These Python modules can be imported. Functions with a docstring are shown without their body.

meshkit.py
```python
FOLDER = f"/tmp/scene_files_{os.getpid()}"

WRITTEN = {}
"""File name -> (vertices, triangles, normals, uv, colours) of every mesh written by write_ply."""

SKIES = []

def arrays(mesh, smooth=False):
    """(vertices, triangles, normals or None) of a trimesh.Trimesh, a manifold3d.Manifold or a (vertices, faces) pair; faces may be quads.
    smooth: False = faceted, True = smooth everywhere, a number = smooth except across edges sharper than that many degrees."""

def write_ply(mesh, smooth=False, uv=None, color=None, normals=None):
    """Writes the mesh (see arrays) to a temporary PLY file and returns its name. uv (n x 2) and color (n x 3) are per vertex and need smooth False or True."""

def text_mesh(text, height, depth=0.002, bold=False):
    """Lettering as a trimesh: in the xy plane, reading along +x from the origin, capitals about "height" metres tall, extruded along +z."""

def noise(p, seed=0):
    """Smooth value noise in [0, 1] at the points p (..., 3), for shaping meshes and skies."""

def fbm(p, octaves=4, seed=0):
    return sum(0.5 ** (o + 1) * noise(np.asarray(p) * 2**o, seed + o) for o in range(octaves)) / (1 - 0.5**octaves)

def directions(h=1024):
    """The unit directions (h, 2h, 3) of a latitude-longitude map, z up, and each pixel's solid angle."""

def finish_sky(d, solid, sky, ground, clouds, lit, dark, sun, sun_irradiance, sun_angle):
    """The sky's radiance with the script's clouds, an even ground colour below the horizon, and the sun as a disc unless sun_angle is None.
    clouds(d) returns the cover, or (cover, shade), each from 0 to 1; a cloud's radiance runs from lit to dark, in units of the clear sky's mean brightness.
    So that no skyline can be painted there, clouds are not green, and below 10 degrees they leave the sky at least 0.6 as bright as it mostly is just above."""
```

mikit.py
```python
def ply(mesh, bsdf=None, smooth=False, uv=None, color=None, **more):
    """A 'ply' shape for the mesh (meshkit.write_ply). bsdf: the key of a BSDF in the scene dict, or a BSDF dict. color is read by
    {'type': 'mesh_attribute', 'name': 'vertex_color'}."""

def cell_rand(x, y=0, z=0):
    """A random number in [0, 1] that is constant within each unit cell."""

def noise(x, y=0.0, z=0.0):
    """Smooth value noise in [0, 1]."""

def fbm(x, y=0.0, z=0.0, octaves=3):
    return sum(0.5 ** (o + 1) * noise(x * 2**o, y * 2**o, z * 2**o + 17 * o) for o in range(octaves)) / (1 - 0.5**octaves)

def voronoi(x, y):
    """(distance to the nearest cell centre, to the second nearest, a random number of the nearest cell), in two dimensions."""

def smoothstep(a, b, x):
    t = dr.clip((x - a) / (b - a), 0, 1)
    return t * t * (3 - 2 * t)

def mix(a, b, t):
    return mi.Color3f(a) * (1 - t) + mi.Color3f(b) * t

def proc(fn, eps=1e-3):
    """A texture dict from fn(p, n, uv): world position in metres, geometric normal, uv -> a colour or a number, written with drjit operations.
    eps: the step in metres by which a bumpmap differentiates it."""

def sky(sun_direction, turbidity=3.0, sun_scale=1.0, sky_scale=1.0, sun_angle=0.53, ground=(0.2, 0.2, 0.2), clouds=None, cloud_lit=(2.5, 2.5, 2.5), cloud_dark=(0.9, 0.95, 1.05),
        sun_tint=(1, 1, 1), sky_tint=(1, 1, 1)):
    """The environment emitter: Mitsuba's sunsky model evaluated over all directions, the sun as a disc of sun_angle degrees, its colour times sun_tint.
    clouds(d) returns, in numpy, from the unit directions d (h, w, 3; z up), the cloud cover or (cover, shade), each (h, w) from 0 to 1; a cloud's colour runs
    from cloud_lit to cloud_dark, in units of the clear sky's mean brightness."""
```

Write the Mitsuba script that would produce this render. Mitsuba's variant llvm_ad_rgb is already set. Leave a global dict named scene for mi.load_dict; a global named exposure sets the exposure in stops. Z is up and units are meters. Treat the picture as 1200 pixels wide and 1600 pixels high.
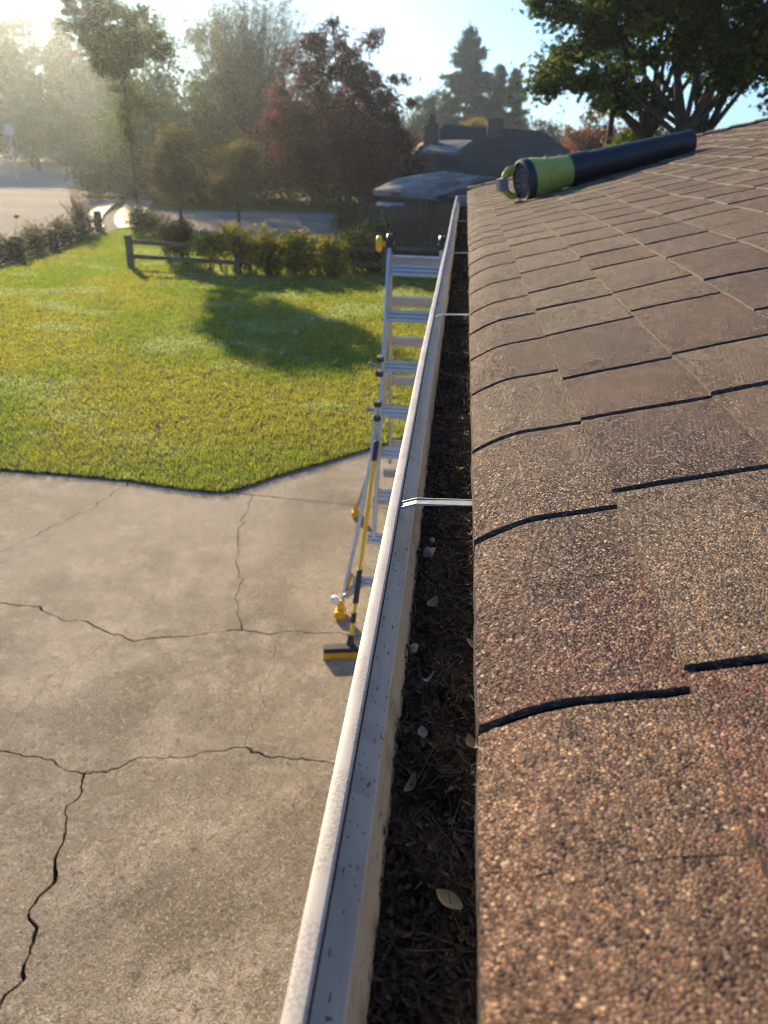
import math, random
import numpy as np, trimesh, mitsuba as mi, drjit as dr
import mikit, meshkit
from mikit import ply, proc, noise, fbm, voronoi, cell_rand, smoothstep, mix
from shapely.geometry import Polygon, LineString, Point, box
from shapely.ops import unary_union
from shapely.prepared import prep

T = mi.ScalarTransform4f
rng = np.random.default_rng(7)
random.seed(7)
scene, labels = {}, {}

# ---------------------------------------------------------------- camera, sky, exposure
EYE = np.array([0.0, 0.0, 2.985])
FWD = np.array([-0.0755, 0.8984, -0.4325]); FWD /= np.linalg.norm(FWD)
UPV = np.array([-0.066, 0.428, 0.901])
scene['camera'] = {'type': 'thinlens', 'fov': 53.13, 'fov_axis': 'x', 'aperture_radius': 0.0015, 'focus_distance': 0.82,
                   'near_clip': 0.02, 'far_clip': 2000.0,
                   'to_world': T().look_at(origin=EYE.tolist(), target=(EYE + FWD).tolist(), up=UPV.tolist())}
SUN_AZ, SUN_EL = math.radians(-31.0), math.radians(20.5)
SUN = [math.sin(SUN_AZ) * math.cos(SUN_EL), math.cos(SUN_AZ) * math.cos(SUN_EL), math.sin(SUN_EL)]
scene['sky'] = mikit.sky(SUN, turbidity=3.0, sun_tint=(1.06, 1.08, 1.12), sky_tint=(0.45, 0.65, 0.95))
exposure = 3.1

# ---------------------------------------------------------------- helpers
def tag(k, label=None, cat=None, group=None, kind=None):
    d = labels.setdefault(k, {})
    for a, b in (('label', label), ('category', cat), ('group', group), ('kind', kind)):
        if b: d[a] = b
    return k
def free(k):
    if k not in scene and k not in labels: return k
    i = 1
    while '%s_%03d' % (k, i) in scene or '%s_%03d' % (k, i) in labels: i += 1
    return '%s_%03d' % (k, i)
def obj(name, mesh, bsdf, parent=None, **kw):
    k = free(name if parent is None else parent + '__' + name)
    scene[k] = ply(mesh, bsdf, **kw)
    return k
def thing(name, label, cat, group=None):
    k = free(name)
    tag(k, label, cat, group)
    return k
cat_ = trimesh.util.concatenate
def boxm(x0, x1, y0, y1, z0, z1):
    return trimesh.creation.box(bounds=[[x0, y0, z0], [x1, y1, z1]])
def unit(v):
    v = np.asarray(v, float); return v / max(np.linalg.norm(v), 1e-9)
def frame(d, up=(0, 0, 1)):
    d = unit(d); up = np.asarray(up, float)
    if abs(d @ unit(up)) > 0.98: up = np.array([1.0, 0, 0])
    s = unit(np.cross(d, up)); return s, np.cross(s, d)
def bar(p, q, w, h, up=(0, 0, 1), ch=0.0):
    """bevelled bar from p to q, w across, h along up"""
    p, q = np.asarray(p, float), np.asarray(q, float)
    s, u = frame(q - p, up); a, b = w / 2, h / 2; c = ch or min(w, h) * 0.15
    ring = [(-a + c, -b), (a - c, -b), (a, -b + c), (a, b - c), (a - c, b), (-a + c, b), (-a, b - c), (-a, -b + c)]
    v = [e + s * x + u * y for e in (p, q) for x, y in ring]
    f = [[i, (i + 1) % 8, 8 + (i + 1) % 8] for i in range(8)] + [[i, 8 + (i + 1) % 8, 8 + i] for i in range(8)]
    f += [[0, i + 1, i] for i in range(1, 7)] + [[8, 8 + i, 9 + i] for i in range(1, 7)]
    m = trimesh.Trimesh(np.array(v), np.array(f), process=False); m.fix_normals(); return m
def tube(pts, rad, n=8, cap=True):
    pts = np.asarray(pts, float); m = len(pts); rad = np.broadcast_to(rad, m)
    v = []
    for i in range(m):
        d = pts[min(i + 1, m - 1)] - pts[max(i - 1, 0)]
        s, u = frame(d, (0.3, 0.2, 1))
        for k in range(n):
            a = 2 * math.pi * k / n
            v.append(pts[i] + rad[i] * (s * math.cos(a) + u * math.sin(a)))
    f = []
    for i in range(m - 1):
        for k in range(n):
            a, b = i * n + k, i * n + (k + 1) % n
            f += [[a, b, b + n], [a, b + n, a + n]]
    if cap:
        v += [pts[0], pts[-1]]; c0, c1 = len(v) - 2, len(v) - 1
        f += [[c0, (k + 1) % n, k] for k in range(n)] + [[c1, (m - 1) * n + k, (m - 1) * n + (k + 1) % n] for k in range(n)]
    return trimesh.Trimesh(np.array(v), np.array(f), process=False)
def lathe(p, d, prof, n=24, up=(0, 0, 1)):
    """revolve [(t along d, r)] about the axis p + t d"""
    d = unit(d); pts = np.array([np.asarray(p) + d * t for t, _ in prof])
    s, u = frame(d, up); v = []
    for c, (_, r) in zip(pts, prof):
        for k in range(n):
            a = 2 * math.pi * k / n; v.append(c + r * (s * math.cos(a) + u * math.sin(a)))
    f = []
    for i in range(len(prof) - 1):
        for k in range(n):
            a, b = i * n + k, i * n + (k + 1) % n
            f += [[a, b, b + n], [a, b + n, a + n]]
    m = trimesh.Trimesh(np.array(v), np.array(f), process=False); m.fix_normals(); return m
def extrude(poly, z0, z1):
    geoms = getattr(poly, 'geoms', [poly]); ms = []
    for g in geoms:
        m = trimesh.creation.extrude_polygon(g, z1 - z0, engine='earcut'); m.apply_translation([0, 0, z0]); ms.append(m)
    return cat_(ms)
def sheet(poly, z, cell=None):
    v, f = trimesh.creation.triangulate_polygon(poly, engine='earcut')
    return trimesh.Trimesh(np.c_[v, np.full(len(v), z)], f, process=False)
def smoothline(pts, n=8):
    from scipy.interpolate import CubicSpline
    pts = np.array(pts, float); t = np.r_[0, np.cumsum(np.linalg.norm(np.diff(pts, axis=0), axis=1))]
    return CubicSpline(t, pts)(np.linspace(0, t[-1], n * (len(pts) - 1) + 1))

# ---------------------------------------------------------------- materials
def rgb(*c): return {'type': 'rgb', 'value': list(c)}
def two(b): return {'type': 'twosided', 'bsdf': b}
def principled(c, rough=0.6, metallic=0.0, spec=0.5, **kw):
    return two({'type': 'principled', 'base_color': c if isinstance(c, dict) else rgb(*c), 'roughness': rough, 'metallic': metallic, 'specular': spec, **kw})
def bumped(b, fn, scale=1.0, eps=1e-3):
    return two({'type': 'bumpmap', 'arbitrary': proc(fn, eps), 'scale': scale, 'bsdf': b['bsdf']})
M = scene

TONES = [((.066, .034, .022), (.300, .172, .100)), ((.054, .025, .018), (.240, .112, .074)), ((.080, .049, .028), (.335, .215, .124)), ((.044, .024, .019), (.195, .100, .070))]
def granules(p, s):
    """crushed-stone cells: distance to the nearest and second nearest centre, the offset from the nearest, its random numbers"""
    x, y = mi.Float(p.x * s), mi.Float(p.y * s)
    a, b, w, ox, oy, w2 = mi.Float(9), mi.Float(9), mi.Float(0), mi.Float(0), mi.Float(0), mi.Float(0)
    for i in (-1, 0, 1):
        for j in (-1, 0, 1):
            cx, cy = dr.floor(x) + i, dr.floor(y) + j
            dx, dy = cx + cell_rand(cx, cy, 1) - x, cy + cell_rand(cx, cy, 2) - y
            d = dr.sqrt(dx * dx + dy * dy); on = d < a
            b = dr.select(on, a, dr.minimum(b, d)); a = dr.minimum(a, d)
            w = dr.select(on, cell_rand(cx, cy, 3), w); w2 = dr.select(on, cell_rand(cx, cy, 4), w2)
            ox = dr.select(on, dx, ox); oy = dr.select(on, dy, oy)
    return a, b, ox, oy, w, w2
def granule_col(p, n, uv):
    t = dr.floor(uv.x); t2 = t - 4 * dr.floor(t / 4)
    lo = mi.Color3f(TONES[0][0]); hi = mi.Color3f(TONES[0][1])
    for i in (1, 2, 3):
        on = dr.abs(t2 - i) < .5
        lo = dr.select(on, mi.Color3f(TONES[i][0]), lo); hi = dr.select(on, mi.Color3f(TONES[i][1]), hi)
    d1, d2, ox, oy, w, w2 = granules(p, 470)
    big = noise(p.x * 9 + 3, p.y * 9, 1); patch = noise(p.x * 38, p.y * 30, 7)
    k = smoothstep(.10, .95, w + (big - .5) * .45 + (patch - .5) * .3 + (noise(p.x * 170, p.y * 130, 8) - .5) * .55 + (noise(p.x * 75, p.y * 60, 9) - .5) * .3) * smoothstep(.0, .14, d2 - d1)
    c = lo * (1 - k) + hi * k
    red = smoothstep(.72, .9, w2)
    c = mix(c, mi.Color3f(.20, .078, .052), red * .4 * k)
    pale = smoothstep(.93, .97, cell_rand(dr.floor(w * 1511), 9, 2))
    c = mix(c, mi.Color3f(.44, .32, .20), pale * .5)
    bald = smoothstep(.74, .80, noise(p.x * 23 + 4, p.y * 17, 3)) * smoothstep(.5, .7, noise(p.x * 140, p.y * 140, 5))
    c = mix(c, mi.Color3f(.035, .030, .030), bald * .5)
    cut = mix((.030, .027, .025), (.15, .105, .07), smoothstep(.5, .8, noise(p.y * 520, p.x * 520, p.z * 520)))
    return dr.select(dr.abs(n.z) > .6, c, cut)
def granule_h(p, n, uv):
    d1, d2, ox, oy, w, w2 = granules(p, 470)
    e = smoothstep(.0, .30, d2 - d1)
    tilt = (ox * (w - .5) + oy * (w2 - .5)) * 2.4
    h = e * (.35 + .5 * w2 + tilt) * .0013 + noise(p.x * 110, p.y * 110, 2) * .0006
    return dr.select(dr.abs(n.z) > .6, h, 0.0)
M['shingle_mat'] = bumped(principled(proc(granule_col), .6, spec=.4), granule_h, 1.0, 3e-4)
M['felt'] = principled((.018, .015, .014), .95, spec=.2)

def cream(p, n, uv):
    st = fbm(p.x * 60, p.y * 7, p.z * 60, 3)
    sp = smoothstep(.80, .85, noise(p.x * 500, p.y * 260, p.z * 500)) * smoothstep(.62, .75, noise(p.x * 20, p.y * 9, 3))
    c = mix((.41, .395, .35), (.30, .29, .25), smoothstep(.45, .75, st))
    drip = smoothstep(.6, .8, noise(p.y * 55, 1, 4)) * smoothstep(.4, .7, fbm(p.x * 40, p.y * 6, p.z * 40, 3))
    c = mix(c, (.22, .19, .15), drip * .45)
    return mix(c, (.07, .06, .05), sp * .85)
M['gutter_paint'] = principled(proc(cream), .38, spec=.5)
def rimcol(p, n, uv):
    d1, d2, w = voronoi(p.x * 420, p.y * 420)
    k = smoothstep(.25, .6, d1)
    return mix((.43, .41, .38), (.29, .27, .245), k * smoothstep(.3, .6, noise(p.x * 90, p.y * 40, 1)) * .8)
def rimh(p, n, uv):
    d1, d2, w = voronoi(p.x * 420, p.y * 420)
    return (1 - smoothstep(.1, .5, d1)) * .00035 * w * smoothstep(.35, .6, noise(p.y * 1.3, 3, 1)) + noise(p.x * 60, p.y * 20, 0) * .0006
M['rim_paint'] = bumped(principled(proc(rimcol), .48, spec=.4), rimh, 1.0, 3e-4)
def galv(p, n, uv): return mix((.34, .35, .345), (.20, .21, .21), fbm(p.x * 130, p.y * 130, p.z * 60, 2))
M['lip_shade'] = principled((.05, .045, .05), .8, spec=.2)  # near-black tone of the shade under the gutter lip, put into colour
M['galvanized'] = principled(proc(galv), .5, metallic=.3)
def alu(p, n, uv): return mix((.50, .52, .54), (.36, .375, .40), fbm(p.x * 12, p.y * 12, p.z * 40, 3))
M['aluminium'] = principled(proc(alu), .36, metallic=.75)
M['fascia_paint'] = principled((.55, .50, .42), .55)
def siding(p, n, uv): return mix((.36, .31, .25), (.30, .26, .21), fbm(p.x * 3, p.y * 3, p.z * 20, 3))
M['siding_paint'] = principled(proc(siding), .6)

def mulch(p, n, uv):
    a = fbm(p.x * 90, p.y * 60, p.z * 60, 3)
    return mix((.010, .0065, .0045), (.042, .026, .017), smoothstep(.35, .8, a))
M['mulch'] = bumped(principled(proc(mulch), .85, spec=.3), lambda p, n, uv: fbm(p.x * 160, p.y * 120, p.z * 90, 3) * .006, 1.0, 5e-4)
M['vcol_matte'] = principled({'type': 'mesh_attribute', 'name': 'vertex_color'}, .7, spec=.3)
def leafmat(trans, rough=.45):
    return {'type': 'principledthin', 'base_color': {'type': 'mesh_attribute', 'name': 'vertex_color'}, 'roughness': rough, 'diff_trans': trans, 'eta': 1.4}
M['foliage'] = leafmat(1.15, .5)
M['grass_blade'] = leafmat(1.25, .4)
def bark(p, n, uv): return mix((.030, .025, .021), (.065, .054, .046), fbm(p.x * 14, p.y * 14, p.z * 4, 3))
M['bark'] = principled(proc(bark), .85, spec=.2)

def concrete(p, n, uv):
    a = fbm(p.x * .9 + 5, p.y * .8, 2, 5); b = fbm(p.x * 6, p.y * 6, 8, 4); g = noise(p.x * 200, p.y * 200, 1)
    c = mix((.262, .230, .186), (.190, .164, .130), smoothstep(.36, .66, a))
    c = mix(c, (.31, .278, .228), smoothstep(.50, .74, b) * .5)
    pale = smoothstep(.5, .72, fbm(p.x * 13 + 9, p.y * 10, 3, 5)) * smoothstep(.55, .8, noise(p.x * .8 + .65, p.y * .9 + 5.5, 9))
    c = mix(c, (.35, .315, .255), pale * .42)
    dark = smoothstep(.55, .8, fbm(p.x * 1.7, p.y * 1.4 + 31, 6, 5))
    c = mix(c, (.105, .085, .063), dark * .5)
    mott = fbm(p.x * 22, p.y * 22, 5, 3)
    c = c * (.80 + .40 * mott)
    sp = noise(p.x * 75, p.y * 75, 4)
    c = mix(c, (.06, .05, .04), smoothstep(.80, .86, sp) * .55)
    c = mix(c, (.40, .37, .31), smoothstep(.80, .86, noise(p.x * 95 + 7, p.y * 95, 8)) * .45)
    return c * (.52 + .96 * g)
def conc_h(p, n, uv): return noise(p.x * 190, p.y * 190, 2) * .0009 + fbm(p.x * 40, p.y * 40, 2, 3) * .0022 + noise(p.x * 4, p.y * 4, 1) * .006
M['concrete'] = bumped(principled(proc(concrete), .85, spec=.25), conc_h, 1.0, 1.5e-3)
def soil(p, n, uv): return mix((.030, .024, .016), (.085, .068, .045), fbm(p.x * 25, p.y * 25, p.z * 25, 3))
M['soil'] = principled(proc(soil), .95, spec=.1)
def turf(p, n, uv):
    a = fbm(p.x * .5, p.y * .5, 3, 4); b = noise(p.x * 30, p.y * 30, 1)
    return mix((.055, .075, .016), (.11, .105, .03), smoothstep(.3, .7, a)) * (.6 + .7 * b)
M['turf'] = principled(proc(turf), .9, spec=.15)
def asphalt(p, n, uv):
    a = fbm(p.x * .35, p.y * .35, 1, 4); st = fbm(p.x * .15 + 4, p.y * 1.2, 5, 3)
    return mix((.135, .125, .112), (.185, .172, .152), a) * (.8 + .4 * st)
M['asphalt'] = principled(proc(asphalt), .9, spec=.15)
M['kerb'] = principled(proc(lambda p, n, uv: mix((.21, .195, .17), (.16, .15, .13), fbm(p.x * 3, p.y * 3, p.z * 3, 3))), .7)
def oldwood(p, n, uv): return mix((.060, .048, .038), (.17, .14, .115), fbm(p.x * 9, p.y * 9, p.z * 2.5, 4))
M['old_wood'] = principled(proc(oldwood), .85, spec=.2)
M['dark_wood'] = principled(proc(lambda p, n, uv: mix((.045, .036, .030), (.095, .076, .060), fbm(p.x * 8, p.y * 8, p.z * 1.5, 3))), .85, spec=.2)
def darkroof(p, n, uv): return mix((.020, .022, .026), (.040, .041, .045), fbm(p.x * 2, p.y * 2, p.z * 9, 4))
M['dark_roof'] = principled(proc(darkroof), .8, spec=.2)
M['sunlit_roof'] = principled(proc(lambda p, n, uv: mix((.16, .155, .145), (.06, .06, .06), smoothstep(.45, .7, fbm(p.x * 2.2, p.y * 2.2, 1, 4)))), .75, spec=.4)  # dark roofing with the sunlight on its faces put into a lighter colour
M['far_wall'] = principled((.06, .055, .055), .8)
M['window_glass'] = principled((.02, .022, .025), .08, spec=.8)
M['brick_red'] = principled(proc(lambda p, n, uv: mix((.17, .10, .08), (.12, .075, .062), noise(p.x * 8, p.y * 8, p.z * 12))), .85)
M['yellow_plastic'] = principled((.74, .42, .015), .38)
M['yellow_pole'] = principled((.72, .47, .02), .35)
M['black_plastic'] = principled((.018, .018, .020), .42)
M['white_plastic'] = principled((.80, .78, .72), .4)
M['lime_plastic'] = principled(proc(lambda p, n, uv: mix((.40, .42, .07), (.31, .33, .055), fbm(p.x * 30, p.y * 30, p.z * 30, 3))), .42)
M['grey_plastic'] = principled((.16, .17, .18), .5)
M['pale_blue'] = principled((.45, .58, .68), .18, metallic=.4)
M['sign_metal'] = principled((.45, .46, .47), .5, metallic=.4)

# ---------------------------------------------------------------- house: roof plane, shingles, hip caps
HZ = EYE[2]
def plane(x): return HZ - .2853 + .274 * (x - .152)
def droop(x): return np.where(np.asarray(x) < .088, .016 * (np.clip(.088 - np.asarray(x), 0, 1) / .057) ** 1.5, 0)
EAVE = .031
def hip(x): return 6.706 - .521 * (x - .03)
ROW = [EAVE, .152] + [.152 + .1395 * k for k in range(1, 30)]
def wav(x, y): return (meshkit.noise(np.stack([x * 1.5, y * 1.7, y * 0], -1), 3) - .5) * .010 + (meshkit.noise(np.stack([x * 7, y * 6, y * 0], -1), 5) - .5) * .004

house = thing('house', 'single-storey house whose brown shingled roof and cream gutter fill the right side', 'house')
dx = np.linspace(EAVE + .012, 4.6, 120); dy = np.linspace(0, 1, 60); gx, gt = np.meshgrid(dx, dy, indexing='ij')
gy = -1.2 + gt * (hip(gx) + .06 + 1.2)
gz = plane(gx) - droop(gx) + wav(gx, gy) - .0005
def gridf(n, m):
    i = np.arange((n - 1) * m).reshape(n - 1, m)[:, :-1].ravel()
    return np.vstack([np.c_[i, i + m, i + m + 1], np.c_[i, i + m + 1, i + 1]])
top = trimesh.Trimesh(np.c_[gx.ravel(), gy.ravel(), gz.ravel()], gridf(120, 60), process=False)
bot = boxm(EAVE + .02, 4.6, -1.2, 6.4 - .521 * 4.6, 2.60, 2.602)
hp = [(EAVE + .012, hip(EAVE)), (4.6, hip(4.6))]
far = trimesh.Trimesh(np.array([[x, y + .06, plane(x) - .004] for x, y in hp] + [[x, y + 1.6, plane(x) - .5] for x, y in hp]), np.array([[0, 1, 3], [0, 3, 2]]), process=False)
roof = obj('roof', cat_([top, far]), 'felt', house)

def shingle(k, y0, y1, lift, joint0, joint1):
    x0, x1 = ROW[k], ROW[k + 1] + .006
    if k == 0: xs = np.r_[np.linspace(x0, .088, 7), np.linspace(.1, x1, 4)]
    else: xs = np.linspace(x0, x1, 5)
    x0e = xs.copy()
    ny = max(3, int((y1 - y0) / .05) + 1)
    X, t = np.meshgrid(x0e, np.linspace(0, 1, ny), indexing='ij')
    lim = np.minimum(y1, hip(X) + .03); lo = np.minimum(y0, lim - .001)
    Y = lo + (lim - lo) * t
    edge = (rng.random(ny) - .5) * .0018
    X = X.copy(); X[0] += edge
    fr = (X - ROW[k]) / (ROW[k + 1] - ROW[k])
    L = .0072 - .0030 * np.clip(fr, 0, 1) + lift * (1 - .6 * fr)
    Z = plane(X) - droop(X) + wav(X, Y) + L
    if not joint0: Z += .0022 * (1 - t) ** 1.3 * np.clip(1.15 - .5 * fr, .3, 1)
    # the long sides are a little soft and curled
    for c in (0, -1): Z[:, c] -= .0010; Y[:, c] += (rng.random(len(xs)) - .5) * .0016
    Z[0] -= .0008
    n, m = X.shape
    V = np.c_[X.ravel(), Y.ravel(), Z.ravel()]
    B = V.copy(); B[:, 2] -= .0062; B[:m, 2] -= .011
    f = gridf(n, m)
    idx = np.arange(n * m).reshape(n, m); ring = np.r_[idx[0, :-1], idx[:-1, -1], idx[-1, :0:-1], idx[:0:-1, 0]]
    r2 = np.roll(ring, -1); o = n * m
    sides = np.vstack([np.c_[ring, ring + o, r2 + o], np.c_[ring, r2 + o, r2]])
    V2 = np.vstack([V, B]); F = np.vstack([f, sides])
    uv = np.c_[X.ravel() % 1 * .3 + .1, (Y.ravel() - y0) * .5 + .1]
    return V2, F, np.vstack([uv, uv + [.031, .037]])
SLOTS = {0: [-.31, -.04, .263, .377, .516, .627, .86, 1.10, 1.313, 1.51, 1.705, 1.938, 2.18], 1: [-.2, .10, .392, .654, .863, 1.044, 1.307, 1.522, 1.709, 1.969],
         2: [-.3, .02, .28, .388, .62, .865, 1.048, 1.336, 1.519], 3: [-.1, .2, .44, .654, .953, 1.178, 1.44]}
JOINT = {(0, .263), (0, .516), (2, .28), (1, .10)}
pieces = []
for k in range(0, 22):
    ys = list(SLOTS.get(k, [-.4 + rng.random() * .2]))
    while ys[-1] < hip(ROW[k]): ys.append(ys[-1] + rng.choice([.20, .225, .25, .235, .29]) + (rng.random() - .5) * .03)
    for a, b in zip(ys[:-1], ys[1:]):
        if a > hip(ROW[k]) - .02: continue
        ja, jb = (k, a) in JOINT or (k > 3 and int(a * 977) % 4 == 0), (k, b) in JOINT or (k > 3 and int(b * 977) % 4 == 0)
        ga, gb = (.0005 if ja else .0031), (.0005 if jb else .0031)
        V, F, uv = shingle(k, a + ga, b - gb, rng.random() * .0016, ja, jb)
        tone = rng.choice(4, p=[.38, .22, .22, .18]); uv = uv + [tone, 0]
        c = V.mean(0); pieces.append((np.linalg.norm(c - EYE), V, F, uv))
pieces.sort(key=lambda q: q[0])
for d, V, F, uv in pieces[:300]:
    obj('shingle', (V, F), 'shingle_mat', roof, uv=uv)
if pieces[300:]:
    o = 0; vs, fs, us = [], [], []
    for d, V, F, uv in pieces[300:]:
        vs.append(V); fs.append(F + o); us.append(uv); o += len(V)
    tag(obj('shingle_field', (np.vstack(vs), np.vstack(fs)), 'shingle_mat', roof, uv=np.vstack(us)), kind='stuff')
hd = unit([1, -.521, .274]); hn = unit(np.cross(hd, np.cross([0, 0, 1.0], hd)))
if hn[2] < 0: hn = -hn
hs = unit(np.cross(hd, hn))
if hs[1] > 0: hs = -hs          # towards the near face
for i in range(22):
    x = .055 + .128 * i
    p0 = np.array([x, hip(x), plane(x) + .012]); L = .24
    V = []; nt, nw = 4, 9
    for a in range(nt):
        for b in range(nw):
            w = -.11 + .22 * b / (nw - 1); t = a / (nt - 1)
            dropw = -.30 * max(0, abs(w) - .02) if w < 0 else -.17 * max(0, w - .02)
            V.append(p0 + hd * (t * L) + hs * w + np.array([0, 0, dropw + .012 * (1 - t) + (rng.random() - .5) * .001]))
    V = np.array(V); B = V - [0, 0, .006]; f = gridf(nt, nw); idx = np.arange(nt * nw).reshape(nt, nw)
    ring = np.r_[idx[0, :-1], idx[:-1, -1], idx[-1, :0:-1], idx[:0:-1, 0]]; r2 = np.roll(ring, -1); o = nt * nw
    F = np.vstack([f, np.c_[ring, ring + o, r2 + o], np.c_[ring, r2 + o, r2]])
    obj('hip_cap', (np.vstack([V, B]), F), 'shingle_mat', roof, uv=np.vstack([np.c_[.1 + .3 * np.repeat(np.linspace(0, 1, nt), nw), .1 + .3 * np.tile(np.linspace(0, 1, nw), nt)] + q for q in ([0, 0], [.031, .037])]) + [rng.choice(4), 0])
obj('fascia', boxm(.064, .086, -1.2, 6.58, 2.50, 2.632), 'fascia_paint', house)
obj('soffit', boxm(.086, .52, -1.2, 6.2, 2.505, 2.52), 'fascia_paint', house)
wallm = [boxm(.5, .62, -1.2, 6.0, -.1, 2.506)]
w = obj('wall', cat_(wallm), 'siding_paint', house)
for i in range(14):
    z = .05 + .175 * i
    obj('siding_board', cat_([bar((.488, -1.2, z + .08), (.488, 6.0, z + .08), .022, .172, ch=.004)]), 'siding_paint', w)
obj('end_wall', boxm(.62, 4.6, 5.9, 6.0, -.1, 2.9), 'siding_paint', house)

# ---------------------------------------------------------------- gutter with hanger straps
ny = 160; ys = np.linspace(-1.2, 6.62, ny)
sway = (meshkit.noise(np.c_[ys * .55, ys * 0, ys * 0], 11) - .5) * .012 + (meshkit.noise(np.c_[ys * 2.2, ys * 0, ys * 0], 12) - .5) * .003
sway *= np.clip((ys - .3) / 1.5, 0, 1)
def sweep(profile, zoff=0):
    P = np.array(profile); m = len(P)
    V = np.array([[x + s, y, z + zz] for y, s, zz in zip(ys, sway, sway * .5) for x, z in P])
    f = gridf(ny, m); mm = trimesh.Trimesh(V, f, process=False); return mm
RZ = HZ - .36
gut = house + '__gutter'
outer = [(-.0575, RZ - .003), (-.0580, RZ - .016), (-.0500, RZ - .026), (-.0440, RZ - .036), (-.0430, RZ - .048), (-.0340, RZ - .064), (-.0300, RZ - .088), (.0620, RZ - .088), (.0620, RZ + .012)]
inner = [(-.0560, RZ - .005), (-.0563, RZ - .0200), (-.0455, RZ - .0265), (-.0325, RZ - .0330), (-.0308, RZ - .0350), (-.0300, RZ - .042), (-.0255, RZ - .058), (-.0225, RZ - .070), (-.0220, RZ - .086), (.0600, RZ - .086), (.0600, RZ + .010)]
gm = cat_([sweep(outer), sweep(inner)])
scene[gut] = ply(gm, 'gutter_paint', smooth=35)
rim = [(-.0580, RZ - .016), (-.0586, RZ - .004), (-.0578, RZ - .0008), (-.0555, RZ), (-.0510, RZ + .0003), (-.0480, RZ - .0002), (-.0466, RZ - .0018), (-.0463, RZ - .0105), (-.0475, RZ - .0115), (-.0490, RZ - .0105)]
obj('grime_line', sweep([(-.0460, RZ - .0040), (-.0459, RZ - .0108), (-.0470, RZ - .0120)]), 'lip_shade', gut)  # added strip: the shadow line below the lip, painted dark
rk = obj('rim', sweep(rim), 'rim_paint', gut, smooth=35)
obj('end_cap', extrude(Polygon([(x, z) for x, z in outer]), 0, .002).apply_transform(np.array([[1, 0, 0, sway[-1]], [0, 0, 1, 6.62], [0, 1, 0, 0], [0, 0, 0, 1.0]])), 'gutter_paint', gut)
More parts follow.
